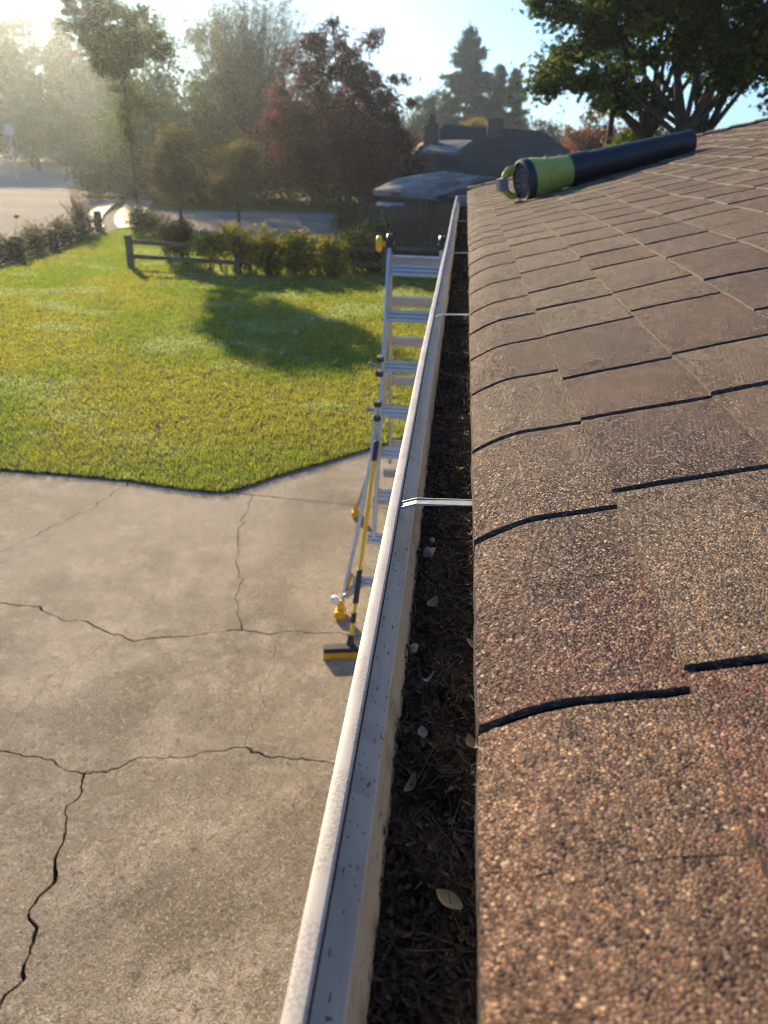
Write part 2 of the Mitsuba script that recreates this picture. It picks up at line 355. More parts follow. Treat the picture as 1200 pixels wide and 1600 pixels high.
for y in (-.4, .78, 1.84, 3.0, 4.35, 5.56):
    s = np.interp(y, ys, sway); w = .0088; V = []
    prof = [(-w, 0), (-w + .0006, .0030), (-w + .0022, .0030), (-w + .004, .0010), (w - .004, .0010), (w - .0022, .0030), (w - .0006, .0030), (w, 0)]
    xs = [-.0545, -.046, -.030, -.028, .02, .0615]; zs = [RZ - .010, RZ - .007, RZ - .0015, RZ - .001, RZ + .002, RZ + .004]
    for a, (x, z) in enumerate(zip(xs, zs)):
        for yy, zz in prof: V.append((x + s * (1 - (x + .05) / .12), y + yy, z + zz * (.35 if a > 3 else .8)))
    obj('hanger_strap', (np.array(V), gridf(len(xs), 8)), 'galvanized', gut)

# ---------------------------------------------------------------- debris in the gutter
def leaf_strip(L, W, curl, n=5):
    t = np.linspace(0, 1, n); wv = W * np.sin(np.pi * np.clip(t * .94 + .04, 0, 1)) ** .8
    V = []
    for a, b in zip(t, wv):
        z = curl * L * (a - .5) ** 2 * 2
        V += [(a * L - L / 2, -b / 2, z + b * .25), (a * L - L / 2, 0, z), (a * L - L / 2, b / 2, z + b * .25)]
    F = []
    for i in range(n - 1):
        for j in range(2):
            p = i * 3 + j; F += [[p, p + 3, p + 4], [p, p + 4, p + 1]]
    return np.array(V), np.array(F)
def rotm(az, tilt, roll):
    return trimesh.transformations.euler_matrix(roll, tilt, az)[:3, :3]
bx = np.linspace(-.030, .061, 22); by = np.linspace(-1.1, 6.6, 900)
X, Y = np.meshgrid(bx, by, indexing='ij'); N = np.stack([X, Y, X * 0], -1)
DZ = HZ - .434 + (meshkit.fbm(N * 22, 4, 2) - .5) * .026 + (meshkit.noise(N * 3, 9) - .5) * .012 + (meshkit.fbm(N * 120, 2, 8) - .5) * .010
deb = obj('leaf_litter', (np.c_[(X + np.interp(Y, ys, sway) * np.clip((.03 - X) / .06, 0, 1)).ravel(), Y.ravel(), DZ.ravel()], gridf(22, 900)), 'mulch')
tag(deb, 'dark damp leaf litter and dirt filling the gutter', 'debris', kind='stuff')
def dz(x, y): return float(HZ - .434 + (meshkit.fbm(np.array([x, y, 0]) * 22, 4, 2) - .5) * .026 + (meshkit.noise(np.array([x, y, 0]) * 3, 9) - .5) * .012)
vs, fs, cs, o = [], [], [], 0
pal = np.array([(.055, .035, .022), (.09, .06, .035), (.035, .024, .018), (.13, .09, .055), (.075, .05, .03), (.18, .14, .10)])
for i in range(12000):
    y = .12 + (rng.random() ** 1.9) * 5.5; x = -.026 + rng.random() * .085
    tw = rng.random() < .30
    if tw: L, W = .012 + rng.random() * .035, .0007 + rng.random() * .0008
    else: L, W = .004 + rng.random() * .009, .002 + rng.random() * .004
    V, F = leaf_strip(L, W, rng.random() * .8 - .2, 3)
    V = V @ rotm(rng.random() * 6.28, (rng.random() - .5) * (.5 if tw else 1.3), (rng.random() - .5) * 1.4).T + [x, y, dz(x, y) + .004 + rng.random() * .006]
    vs.append(V); fs.append(F + o); o += len(V)
    cs.append(np.tile(pal[rng.choice(6, p=[.24, .22, .22, .1, .2, .02])] * .6 * (.7 + .6 * rng.random()), (len(V), 1)))
tag(obj('litter_fragment', (np.vstack(vs), np.vstack(fs)), 'vcol_matte', deb, color=np.vstack(cs)), kind='stuff')
def dead_leaf(x, y, L, W, az, col, label, curl=.5, group=None, z=None, tilt=0., n=9):
    V, F = leaf_strip(L, W, curl, n); V = V @ rotm(az, tilt, .1).T + [x, y, (dz(x, y) + .012) if z is None else z]
    c = np.tile(col, (len(V), 1)) * (.85 + .3 * rng.random((len(V), 1)))
    k = obj('dead_leaf', (V, F), 'vcol_matte', color=c, smooth=True); tag(k, label, 'leaf', group); return k
dead_leaf(.022, .232, .034, .030, 1.3, (.42, .27, .18), 'large tan leaf in the gutter at the bottom edge of the photo', .3, tilt=.2)
dead_leaf(.020, .33, .020, .012, 2.5, (.19, .15, .08), 'olive brown leaf in the near gutter, just beyond the large tan leaf', .3)
dead_leaf(-.004, .54, .014, .004, .6, (.30, .26, .22), 'thin pale curled leaf sliver in the middle of the debris', 1.4)
dead_leaf(-.004, .465, .013, .008, 1.7, (.20, .165, .13), 'grey pointed leaf on the debris below the pale curled sliver', .4)
dead_leaf(-.004, .66, .022, .010, 1.2, (.17, .12, .09), 'long dull brown leaf leaning on the front wall of the gutter', .5)
for x, y in ((.02, 1.25), (.034, 1.40), (.0, 1.52), (.03, 1.7), (.025, 2.1), (.03, 2.55), (.02, 1.02), (.04, .6), (-.01, .42), (.035, .47)):
    dead_leaf(x, y, .013 + rng.random() * .008, .006 + rng.random() * .005, rng.random() * 6, (.16, .115, .075), 'small dry leaf lying on the dark debris in the gutter', .6, 'small dry leaves in the gutter')
for i, (x, y, r, lab) in enumerate(((-.012, .768, .0065, 'larger pale grey pebble on the debris just below the first hanger strap'), (-.010, .80, .004, 'small grey pebble beside the larger pale one in the gutter'), (.043, .95, .0045, 'pale chip by the shingle edge beyond the first hanger strap'), (-.018, .585, .0045, 'white chip against the front wall of the gutter in the lower half'))):
    s = trimesh.creation.icosphere(2, r); s.vertices *= [1, 1.3, .7]; s.vertices += (meshkit.noise(s.vertices * 220, i)[:, None] - .5) * r * .9; s.apply_translation([x, y, dz(x, y) + .014])
    tag(obj('pebble', s, 'kerb', smooth=40), lab, 'pebble')

# ---------------------------------------------------------------- ground, driveway, walkway, lawn, street
big = np.array([[-290, -60], [290, -60], [290, 330], [-290, 330.]])
tag(obj('ground', sheet(Polygon(big), -.10), 'turf'), 'flat earth and rough grass under everything', kind='structure')
KERBLINE = [(-12.4, 27.6), (-15.15, 32.86), (-17.44, 39.8), (-19.97, 47.06), (-22.98, 54.8), (-27.7, 65.0), (-33.5, 75), (-57, 118), (-88, 170)]
street_poly = Polygon([(-12.75, 6), (-12.75, 26.9)] + KERBLINE + [(-130, 165), (-70, 70), (-48, 20), (-45, 6)])
drive_poly = Polygon([(-12.35, 27.65), (-11.2, 28.95), (-9.2, 28.2), (-6.8, 28.0), (-3, 29.2), (3, 31.5), (20, 33), (20, 41), (3, 39), (-6, 38.6), (-11, 37.4), (-15.6, 36.2), (-15.0, 32.8)])
tag(obj('street', sheet(street_poly, -.085), 'asphalt'), 'sun-bleached asphalt street curving away on the left', kind='structure')
tag(obj('side_drive', sheet(drive_poly, -.080), 'asphalt'), 'shaded asphalt drive behind the split-rail fence', kind='structure')
kl = np.array([(-12.95, 27.9)] + KERBLINE[1:])
kfull = smoothline(kl, 8)
def ribbon(line, a, b, z0, z1):
    line = np.asarray(line); d = np.gradient(line, axis=0); n = np.c_[d[:, 1], -d[:, 0]] / np.linalg.norm(d, axis=1)[:, None]
    V = np.vstack([np.c_[line + n * a, np.full(len(line), -.12)], np.c_[line + n * a, np.full(len(line), z0)], np.c_[line + n * b, np.full(len(line), z1)], np.c_[line + n * b, np.full(len(line), -.12)]])
    m = len(line); F = []
    for r in range(3):
        for i in range(m - 1):
            p, q = r * m + i, (r + 1) * m + i; F += [[p, p + 1, q + 1], [p, q + 1, q]]
    return trimesh.Trimesh(V, np.array(F), process=False)
tag(obj('kerb', cat_([ribbon(kfull, -.45, 0, -.075, -.07), ribbon(kfull, .003, .30, .02, .025)]), 'kerb'), 'pale concrete kerb and gutter pan along the street', kind='structure')
tag(obj('pavement', ribbon(kfull, .75, 1.9, .0, .0), 'kerb'), 'pale concrete pavement behind the kerb', kind='structure')
tag(obj('verge', sheet(Polygon([(-57, 124), (-90, 172), (-160, 240), (-100, 240), (-30, 130)]), -.06), 'turf'), 'sunlit grass verge at the far end of the street', kind='structure')

C1 = [(-1.95, 6.448), (-3.113, 5.854), (-3.221, 5.631), (-3.271, 5.416), (-3.373, 5.204), (-3.475, 4.879), (-3.7, 4.4)]
C1[0] = (-2.975, 6.448)
C2 = [(-9, 4.6), (-6, 4.7), (-3.371, 4.376), (-3.052, 4.318), (-2.749, 4.294), (-2.659, 4.217), (-2.352, 4.165), (-2.101, 4.047), (-1.965, 4.014), (-1.813, 4.057), (-1.542, 4.131), (-1.276, 4.228), (-1.124, 4.218), (-.861, 4.254), (-.619, 4.265), (-.159, 4.231), (.6, 4.2)]
C3 = [(-1.76, 6.45), (-1.736, 5.858), (-1.596, 5.164), (-1.457, 4.819), (-1.426, 4.546), (-1.287, 4.22)]
C4 = [(-1.017, 4.21), (-1.02, 3.884), (-.984, 3.408), (-.996, 3.12)]
C5 = [(-9, 3.0), (-4, 2.75), (-2.457, 2.843), (-2.255, 2.921), (-2.035, 2.92), (-1.854, 2.873), (-1.755, 2.844), (-1.651, 2.898), (-1.523, 2.966), (-1.344, 3.012), (-1.202, 3.059), (-1.004, 3.133), (-.933, 3.092), (-.813, 3.074), (-.641, 3.1), (-.484, 3.092), (-.083, 3.095), (.6, 3.1)]
C6 = [(-1.755, 2.85), (-1.722, 2.738), (-1.732, 2.62), (-1.691, 2.514), (-1.655, 2.352), (-1.626, 2.276), (-1.624, 2.128), (-1.601, 2.045), (-1.555, 1.937), (-1.558, 1.857), (-1.542, 1.785), (-1.559, 1.7), (-1.596, 1.51), (-1.5, .9), (-1.6, -3.2)]
C7 = [(-2.101, 4.05), (-2.183, 3.843), (-2.29, 3.63), (-2.323, 3.268), (-2.359, 2.85)]
def crack(pts, w, seed):
    pts = np.array(pts, float); L = LineString(pts); n = max(8, int(L.length / .022)); out = []
    s = np.linspace(0, L.length, n); P = np.array([L.interpolate(v).coords[0] for v in s])
    j = (meshkit.fbm(np.c_[s * 9, s * 0, s * 0], 4, seed) - .5) * .085
    k = (meshkit.fbm(np.c_[s * 9, s * 0 + 5.3, s * 0], 4, seed) - .5) * .085
    j = j + (rng.random(n) - .5) * .007; k = k + (rng.random(n) - .5) * .007
    e = np.minimum(1, np.minimum(s, L.length - s) / .08)
    P = P + np.c_[j * e, k * e]
    ww = w * (.35 + 1.3 * meshkit.fbm(np.c_[s * 7, s * 0 + 9, s * 0], 3, seed + 3))
    hot = meshkit.noise(np.c_[s * 4, s * 0, s * 0 + 2], seed + 9) > .78
    ww = np.where(hot, ww * 1.7, ww)
    ww = ww * (.75 + .5 * rng.random(n))
    return unary_union([LineString(P[i:i + 2]).buffer(max(.0008, ww[i] / 2), cap_style=1, quad_segs=2) for i in range(n - 1)])
cracks = [crack(C1, .006, 1), crack(C2, .009, 2), crack(C3, .0055, 3), crack(C4, .0024, 4), crack(C5, .0085, 5), crack(C6, .0092, 6), crack(C7, .0016, 7)]
EDGE = [(-9, 7.0), (-4.57, 6.57), (-3.68, 6.55), (-3.02, 6.50), (-2.47, 6.40), (-2.16, 6.36), (-2.04, 6.39)]
DIAG = [(-2.04, 6.39), (-1.94, 6.46), (-1.66, 6.83), (-1.28, 7.23), (-.75, 7.83), (.45, 9.3)]
drive_area = Polygon([(-9, -3)] + EDGE + [(-.53, 6.27), (.485, 6.19), (.485, -3)])
walk_area = Polygon(DIAG + [(1.8, 9.3), (1.8, 6.1), (.485, 6.205), (-.53, 6.288), (-2.0, 6.412)])
dk = obj('driveway', sheet(Polygon([(-9, -3), (-9, 6.95), (-2, 6.3), (.48, 6.1), (.48, -3)]), -.035), 'soil')
tag(dk, 'cracked tan concrete driveway below the gutter', kind='structure')
rest = drive_area.difference(unary_union(cracks))
for g in sorted(getattr(rest, 'geoms', [rest]), key=lambda g: -g.area):
    if g.area > .0004: obj('slab', extrude(g.simplify(.0006), -.033, 0), 'concrete', dk)
tag(obj('walkway', extrude(walk_area, -.05, -.004), 'concrete'), 'short concrete walkway beyond the expansion joint', kind='structure')

LAWN = Polygon(EDGE + DIAG[1:] + [(3.2, 10.2), (5, 20), (2, 22.5), (-3, 25), (-6.5, 26.7), (-8.65, 27.2), (-11.3, 28.4), (-11.95, 27.6), (-11.9, 26.1), (-11.42, 22.8), (-11.14, 20.04), (-11.14, 18.5), (-12.3, 15), (-12.6, 7.2)]).buffer(0)
tag(obj('lawn', sheet(LAWN, .022), 'soil'), 'mown front lawn between driveway and fence', kind='structure')
tag(obj('lawn_edge', extrude(LAWN.difference(LAWN.buffer(-.035)), -.09, .018), 'soil'), 'bare earth edge of the lawn', kind='structure')
def sample_poly(poly, n):
    x0, y0, x1, y1 = poly.bounds; pr = prep(poly); out = []
    import shapely
    while sum(map(len, out)) < n:
        q = rng.random((n, 2)) * [x1 - x0, y1 - y0] + [x0, y0]
        out.append(q[shapely.contains_xy(poly, q[:, 0], q[:, 1])])
    return np.vstack(out)[:n]
def in_view(P, z=0.0, margin=1.12):
    d = np.c_[P, np.full(len(P), z)] - EYE
    rt = unit(np.cross(FWD, UPV)); u2 = np.cross(rt, FWD)
    a, b, c = d @ rt, d @ u2, d @ FWD
    return (c > .1) & (np.abs(a) < c * .5 * margin + .3) & (np.abs(b) < c * .667 * margin + .3)
P = sample_poly(LAWN.buffer(.028), 2600000); D = np.hypot(P[:, 0], P[:, 1])
keep = (rng.random(len(P)) < np.clip((7.2 / D) ** 1.15, 0, 1) * .44) & in_view(P)
P = P[keep]; n = len(P); D = D[keep]
N3 = np.c_[P, P[:, 0] * 0]
tuft = meshkit.fbm(N3 * 5.5, 3, 4); pat = meshkit.fbm(N3 * .55, 4, 21); dew = meshkit.fbm(N3 * [.9, 1.6, 1] + 7, 4, 33); fine = meshkit.noise(N3 * 14, 5)
h = (.022 + .034 * tuft + .010 * rng.random(n)) * (.8 + .5 * fine); a = rng.random(n) * 6.283; wd = (.0034 + .0022 * rng.random(n)) * np.clip(D / 8.0, .9, 2.6)
lean = .55 * rng.random(n) * h; la = rng.random(n) * 6.283
sx, sy = np.cos(a) * wd / 2, np.sin(a) * wd / 2
tx, ty = np.cos(la) * lean, np.sin(la) * lean
z0 = .02
V = np.empty((n, 5, 3))
V[:, 0] = np.c_[P[:, 0] - sx, P[:, 1] - sy, np.full(n, z0)]; V[:, 1] = np.c_[P[:, 0] + sx, P[:, 1] + sy, np.full(n, z0)]
V[:, 2] = np.c_[P[:, 0] - sx * .8 + tx * .4, P[:, 1] - sy * .8 + ty * .4, z0 + h * .6]; V[:, 3] = np.c_[P[:, 0] + sx * .8 + tx * .4, P[:, 1] + sy * .8 + ty * .4, z0 + h * .6]
V[:, 4] = np.c_[P[:, 0] + tx, P[:, 1] + ty, z0 + h]
F = (np.array([[0, 1, 3], [0, 3, 2], [2, 3, 4]])[None] + (np.arange(n) * 5)[:, None, None]).reshape(-1, 3)
green, olive, straw, frost = np.array([.190, .300, .030]), np.array([.325, .345, .045]), np.array([.42, .36, .09]), np.array([.36, .45, .17])
k1 = np.clip((pat - .36) / .26, 0, 1)[:, None] * np.clip((D - 6.3) / 3.0, .15, .85)[:, None]; col = green * (1 - k1) + olive * k1
k2 = (rng.random(n) < .10 + .14 * k1[:, 0])[:, None] * .75; col = col * (1 - k2) + straw * k2
k3 = np.clip((dew - .57) / .13, 0, 1)[:, None] * .7; col = col * (1 - k3) + frost * k3
col = col * (.72 + .56 * rng.random((n, 1)))
tag(obj('grass', (V.reshape(-1, 3), F), 'grass_blade', color=np.repeat(col, 5, 0)), 'short green and yellowing mown grass', 'grass', kind='stuff')
lv = sample_poly(LAWN.intersection(box(-8, 6.5, 0, 18)), 46)
lv = lv[in_view(lv, margin=.98)]
for i, (x, y) in enumerate(lv[:34]):
    V, F = leaf_strip(.065 + .04 * rng.random(), .045 + .025 * rng.random(), .6, 5)
    V = V @ rotm(rng.random() * 6.3, (rng.random() - .5), (rng.random() - .5)).T + [x, y, .082]
    k = obj('fallen_leaf', (V, F), 'vcol_matte', color=np.tile(np.array([(.55, .45, .32), (.42, .27, .14), (.62, .56, .46)][i % 3]), (len(V), 1)), smooth=True)
    tag(k, 'small pale fallen leaf on the mown lawn', 'leaf', 'fallen leaves on the lawn')

# ---------------------------------------------------------------- fences
def post(p, w, h, name, par, bs='old_wood'):
    m = bar((p[0], p[1], -.1), (p[0] + .01, p[1], h), w, w * .95, up=(0, 1, 0), ch=.012)
    return obj(name, m, bs, par)
fn = thing('split_rail_fence', 'weathered two-rail wooden fence along the back of the lawn, with vines on it', 'fence')
fp = [(-8.11, 19.18, .80), (-5.32, 18.95, .92), (-3.05, 19.35, .86), (-1.85, 19.9, .85), (.6, 20.6, .85)]
for x, y, hh in fp: post((x, y), .15, hh, 'post', fn)
for (a, b) in zip(fp[:-1], fp[1:]):
    for z in (.30, .64): obj('rail', bar((a[0], a[1] + .01, z), (b[0], b[1] + .01, z - .02), .05, .10, ch=.01), 'old_wood', fn)
fn2 = thing('rose_fence', 'low post-and-rail fence with rose bushes beside the street', 'fence')
fp2 = [(-11.35, 17.9, .55), (-11.5, 20.05, .56), (-11.5, 21.98, .56), (-11.75, 24.2, .56), (-12.3, 26.75, .66)]
for x, y, hh in fp2: post((x, y), .2, hh, 'post', fn2)
for a, b in zip(fp2[:-1], fp2[1:]):
    for z in (.18, .42): obj('rail', bar((a[0], a[1], z), (b[0], b[1], z), .05, .09, ch=.01), 'old_wood', fn2)
bl = smoothline([(-11.2, 17.5), (-11.14, 20.04), (-11.42, 22.8), (-11.9, 26.09), (-11.5, 28.4), (-8.65, 27.1), (-6.84, 26.74), (-4, 25.4)], 8)
tag(obj('edging', ribbon(bl, -.06, .06, .06, .06), 'dark_wood'), 'dark timber edging along the lawn border', kind='structure')
tag(obj('flower_bed', sheet(Polygon([(-11.3, 17), (-11.2, 20), (-11.5, 22.8), (-11.95, 26.1), (-12.7, 27), (-12.7, 17)]), -.03), 'soil'), 'narrow earth bed under the roses', kind='structure')
wf = thing('plank_fence', 'tall dark wooden plank fence behind the ladder top', 'fence')
for i in range(30):
    x = -2.6 + i * .142; z1 = 1.52 + .06 * math.sin(i * 2.1) * .3 + rng.random() * .03 + .02 * i * .3
    obj('plank', bar((x, 20.9 + rng.random() * .012, -.1), (x, 20.9, z1), .136, .02, up=(0, 1, 0), ch=.003), 'dark_wood', wf)
for z in (.3, 1.2): obj('rail', bar((-2.6, 20.85, z), (1.6, 20.85, z), .04, .09), 'dark_wood', wf)
for x in (-2.55, -.9, .75): obj('post', bar((x, 20.84, -.1), (x, 20.84, 1.75), .1, .06, up=(0, 1, 0)), 'dark_wood', wf)

# ---------------------------------------------------------------- plants and trees
def leaves(P, size, col, flat=.0, droop=0., var=.35, aspect=.5):
    """folded leaf-sized faces at P; (V, F, colours)"""
    n = len(P); d = rng.normal(size=(n, 3)); d[:, 2] = d[:, 2] * (1 - flat) - droop; d /= np.linalg.norm(d, axis=1)[:, None]
    e = np.cross(d, rng.normal(size=(n, 3))); e /= np.linalg.norm(e, axis=1)[:, None] + 1e-9
    s = np.broadcast_to(size, n)[:, None] * (.65 + .7 * rng.random((n, 1)))
    nn = np.cross(d, e) * .18
    V = np.stack([P - d * s * .5, P + e * s * aspect * .5 + nn * s, P + d * s * .5, P - e * s * aspect * .5 + nn * s], 1)
    F = (np.array([[0, 1, 2], [0, 2, 3]])[None] + (np.arange(n) * 4)[:, None, None]).reshape(-1, 3)
    c = np.asarray(col) * (1 - var / 2 + var * rng.random((n, 1)))
    return V.reshape(-1, 3), F, np.repeat(np.broadcast_to(c, (n, 3)), 4, 0)
def pick(pal, wts, n): return np.array(pal)[rng.choice(len(pal), n, p=np.array(wts) / sum(wts))]
def clumps(blobs, nc, shell=.55):
    vol = np.array([b[3] * b[4] * b[5] for b in blobs]); which = rng.choice(len(blobs), nc, p=vol / vol.sum()); B = np.array(blobs)[which]
    d = rng.normal(size=(nc, 3)); d /= np.linalg.norm(d, axis=1)[:, None]
    r = (shell + (1 - shell) * rng.random((nc, 1))) ** .8
    r = np.where(rng.random((nc, 1)) < .25, rng.random((nc, 1)), r)
    return B[:, :3] + d * r * B[:, 3:6]
def tree(kind, label, base, blobs, n, size, pal, wts, trunk=(.12, 1.5), nc=None, spread=.32, group=None, cat='tree', lobes=True, limbs=10, multi=1, flat=.2, drp=.25, parts=True, aspect=.55):
    k = thing(kind, label, cat, group); nc = nc or max(20, n // 90)
    C = clumps(blobs, nc); per = np.maximum(4, rng.poisson(n / nc, nc)); ci = np.repeat(np.arange(nc), per)
    rs = np.mean([b[3:6] for b in blobs]) * spread
    P = C[ci] + rng.normal(size=(len(ci), 3)) * rs * [.62, .62, .42] * (.6 + .8 * rng.random((nc, 1)))[ci]
    ccol = pick(pal, wts, nc); col = ccol[ci]; mixin = rng.random(len(ci)) < .25; col[mixin] = pick(pal, wts, mixin.sum())
    col = col * (.8 + .4 * rng.random((nc, 1)))[ci]
    V, F, c = leaves(P, size, col, flat, drp, aspect=aspect)
    obj('crown', (V, F), 'foliage', k, color=c)
    base = np.array(base, float); r0, th = trunk; ms = []; cen = np.mean([b[:3] for b in blobs], 0)
    lm = []
    for mi_ in range(multi):
        off = np.array([math.cos(mi_ * 2.4), math.sin(mi_ * 2.4), 0]) * (r0 * 1.4 if multi > 1 else 0)
        topp = base + off * (2.5 if multi > 1 else 1) + [0, 0, th]; topp[:2] += (cen[:2] - base[:2]) * .25
        ms.append(tube([base + off - [0, 0, .15], base + off * 1.3 + (topp - base - off) * .4 + [rng.normal() * r0 * .3, 0, 0], topp, topp * .4 + np.array(blobs[mi_ % len(blobs)][:3]) * .6 + rng.normal(size=3) * .05], [r0 * 1.25, r0, r0 * .8, r0 * .28], 8))
        lm.append(topp)
    obj('trunk', cat_(ms), 'bark', k)
    li = rng.choice(nc, min(limbs, nc), replace=False)
    br = []
    for j in li:
        s = lm[j % len(lm)]; e = C[j]; m = s * .5 + e * .5 + [0, 0, .12 * np.linalg.norm(e - s)] + rng.normal(size=3) * .06 * np.linalg.norm(e - s)
        br.append(tube([s, s * .75 + m * .25, m, e], [r0 * .42, r0 * .36, r0 * .24, r0 * .07], 5))
    if br: tag(obj('limb', cat_(br), 'bark', k), kind='stuff')
    return k
def ell(cx, cy, z0, z1, r, ry=None): return (cx, cy, (z0 + z1) / 2, r, ry or r, (z1 - z0) / 2)
GREEN = [(.055, .095, .022), (.085, .12, .025), (.12, .13, .03), (.04, .07, .022)]
DARKG = [(.028, .045, .018), (.04, .06, .022), (.05, .055, .02)]
PURP = [(.085, .026, .036), (.125, .038, .044), (.06, .022, .034), (.17, .065, .055), (.06, .04, .035)]
AUT = [(.16, .075, .03), (.20, .11, .035), (.12, .06, .035), (.09, .085, .03)]
YEL = [(.30, .24, .035), (.22, .22, .035), (.14, .17, .03), (.32, .20, .03)]

# near right: big spreading tree beyond the hip
tree('spreading_tree', 'large green spreading tree with dark limbs, upper right beyond the roof', (3.9, 16.3, -.1),
     [(2.1, 15.6, 4.75, 1.2, 1.1, .95), (1.6, 15.9, 4.35, .75, .8, .5), (3.3, 16, 5.4, 1.4, 1.3, 1.0), (4.7, 15.8, 5.2, 1.5, 1.3, 1.1), (2.5, 16.2, 6.3, 1.6, 1.5, 1.0), (4.4, 16.5, 6.7, 1.8, 1.6, 1.1), (6.0, 16.2, 5.2, 1.3, 1.3, 1.3), (3.0, 16.3, 4.2, .7, .8, .45), (5.4, 16.6, 4.4, .9, .9, .55), (2.35, 15.8, 3.75, .45, .5, .45), (4.3, 15.9, 4.4, 1.2, .9, .6), (1.7, 15.7, 5.6, .9, .9, .8)],
     60000, .12, [(.045, .08, .018), (.06, .10, .02), (.035, .06, .018), (.22, .20, .03), (.10, .125, .022)], [4, 3, 3, .5, 1.2], trunk=(.15, 3.3), nc=330, spread=.24, limbs=26, multi=3)
tree('spreading_tree', 'second dark-limbed tree at the right edge behind the roof', (6.1, 16.4, -.1),
     [(6.2, 16.2, 4.9, 1.3, 1.2, .9), (7.2, 16.5, 4.4, 1.1, 1.1, .9), (6.6, 16.8, 5.9, 1.5, 1.4, 1.0)], 22000, .12, [(.045, .08, .018), (.06, .10, .02), (.035, .06, .018), (.25, .20, .03)], [4, 3, 3, .4], trunk=(.15, 3.2), nc=120, spread=.22, limbs=20, multi=2)
tree('slender_tree', 'thin straight trunk standing left of the big spreading tree', (3.55, 21.7, -.1), [(3.4, 21.7, 4.9, .8, .8, .5)], 2500, .10, GREEN, [3, 2, 1, 2], trunk=(.09, 3.9), nc=40, limbs=6)
tree('rust_shrub', 'rust-red autumn tree between the far roofs and the big tree', (5.3, 39.6, -.1), [ell(5.0, 39.6, 1.4, 3.9, 1.1), ell(6.1, 39.6, 1.8, 4.7, 1.1)], 5000, .17, AUT + [(.24, .08, .05)], [3, 2, 2, 1, 3], trunk=(.1, 1.4), nc=90)
tree('yellow_green_shrub', 'sunlit yellow-green shrub right of the thin trunk', (4.0, 19.7, -.1), [ell(3.9, 19.6, 1.4, 3.75, .62), ell(3.4, 19.8, 1.4, 3.15, .5), ell(4.6, 19.6, 1.6, 3.35, .6)], 7000, .10, [(.12, .16, .02), (.20, .22, .03), (.08, .12, .02)], [3, 2, 2], trunk=(.05, 1.0), nc=90, cat='shrub')
tree('yellow_tree', 'small yellow-leaved tree behind the far chimney', (.65, 50, -.1), [ell(.65, 50, 2.2, 4.7, .8)], 2200, .17, YEL, [3, 2, 1, 1], trunk=(.08, 2), nc=40)
tree('brown_tree', 'brownish thin-topped tree right of the dark far roof', (3.6, 46, -.1), [ell(3.0, 46, 1.5, 4.0, 1.2), ell(4.3, 46, 1.5, 4.2, 1.0), ell(1.8, 47, 2, 3.9, 1.1)], 4000, .16, [(.10, .06, .04), (.08, .065, .04), (.05, .05, .03)], [2, 2, 2], trunk=(.1, 1.5), nc=90)
# plum
tree('plum_tree', 'wide purple-leaved plum tree in the middle, taller than the street trees', (-4.2, 30.2, -.1),
     [ell(-4.5, 29.8, 1.2, 6.0, 1.8), ell(-5.7, 29.6, 1.3, 5.0, 1.4), ell(-3.1, 29.9, .9, 4.3, 1.5), ell(-2.3, 30, 1.0, 3.2, 1.0), (-2.6, 29.9, 4.5, .65, .6, 1.4), (-3.6, 29.9, 5.3, .7, .7, 1.2), (-4.5, 29.8, 6.0, .9, .8, .8), (-5.6, 29.6, 5.3, .9, .8, .9), (-2.3, 29.9, 4.9, .5, .5, 1.2), (-6.5, 29.5, 3.1, .9, .9, 1.2), (-5.2, 29.8, 5.6, .7, .7, .8)],
     42000, .13, PURP, [4, 3, 3, 1.2, 1], trunk=(.16, 1.3), nc=330, spread=.26, limbs=40, multi=3)
# small street trees
for (x, y, zt, r, lab) in ((-10.9, 31.1, 3.45, 1.0, 'left of the two small round trees beyond the drive'), (-8.6, 31.0, 3.4, 1.05, 'right of the two small round trees beyond the drive')):
    tree('round_tree', lab, (x, y, -.1), [ell(x, y, .9, zt - .3, r), ell(x + .1, y, 1.8, zt, r * .7), ell(x - .25, y, .75, 2.0, r * .8)], 9000, .10, [(.10, .095, .05), (.075, .08, .035), (.14, .11, .06), (.17, .17, .05)], [3, 3, 2, 1], trunk=(.06, 1.0), nc=110, spread=.3, group='small round trees beyond the drive')
# tall light tree whose crown shades the lawn
tree('tall_tree', 'tall slim tree with a light green crown rising behind the flowering shrub', (-10.7, 26.4, -.1), [(-11.0, 26.4, 5.1, 1.0, 1.0, .75), (-9.9, 25.3, 5.6, 1.05, 1.0, .75), (-11.6, 26.8, 6.2, 1.1, 1.1, .9), (-10.7, 26.4, 4.0, .6, .6, .5), (-10.8, 26.5, 3.2, .35, .35, .5)], 20000, .10, [(.10, .125, .04), (.13, .15, .05), (.075, .10, .03)], [3, 2, 2], trunk=(.032, 4.3), nc=170, spread=.3, limbs=14)
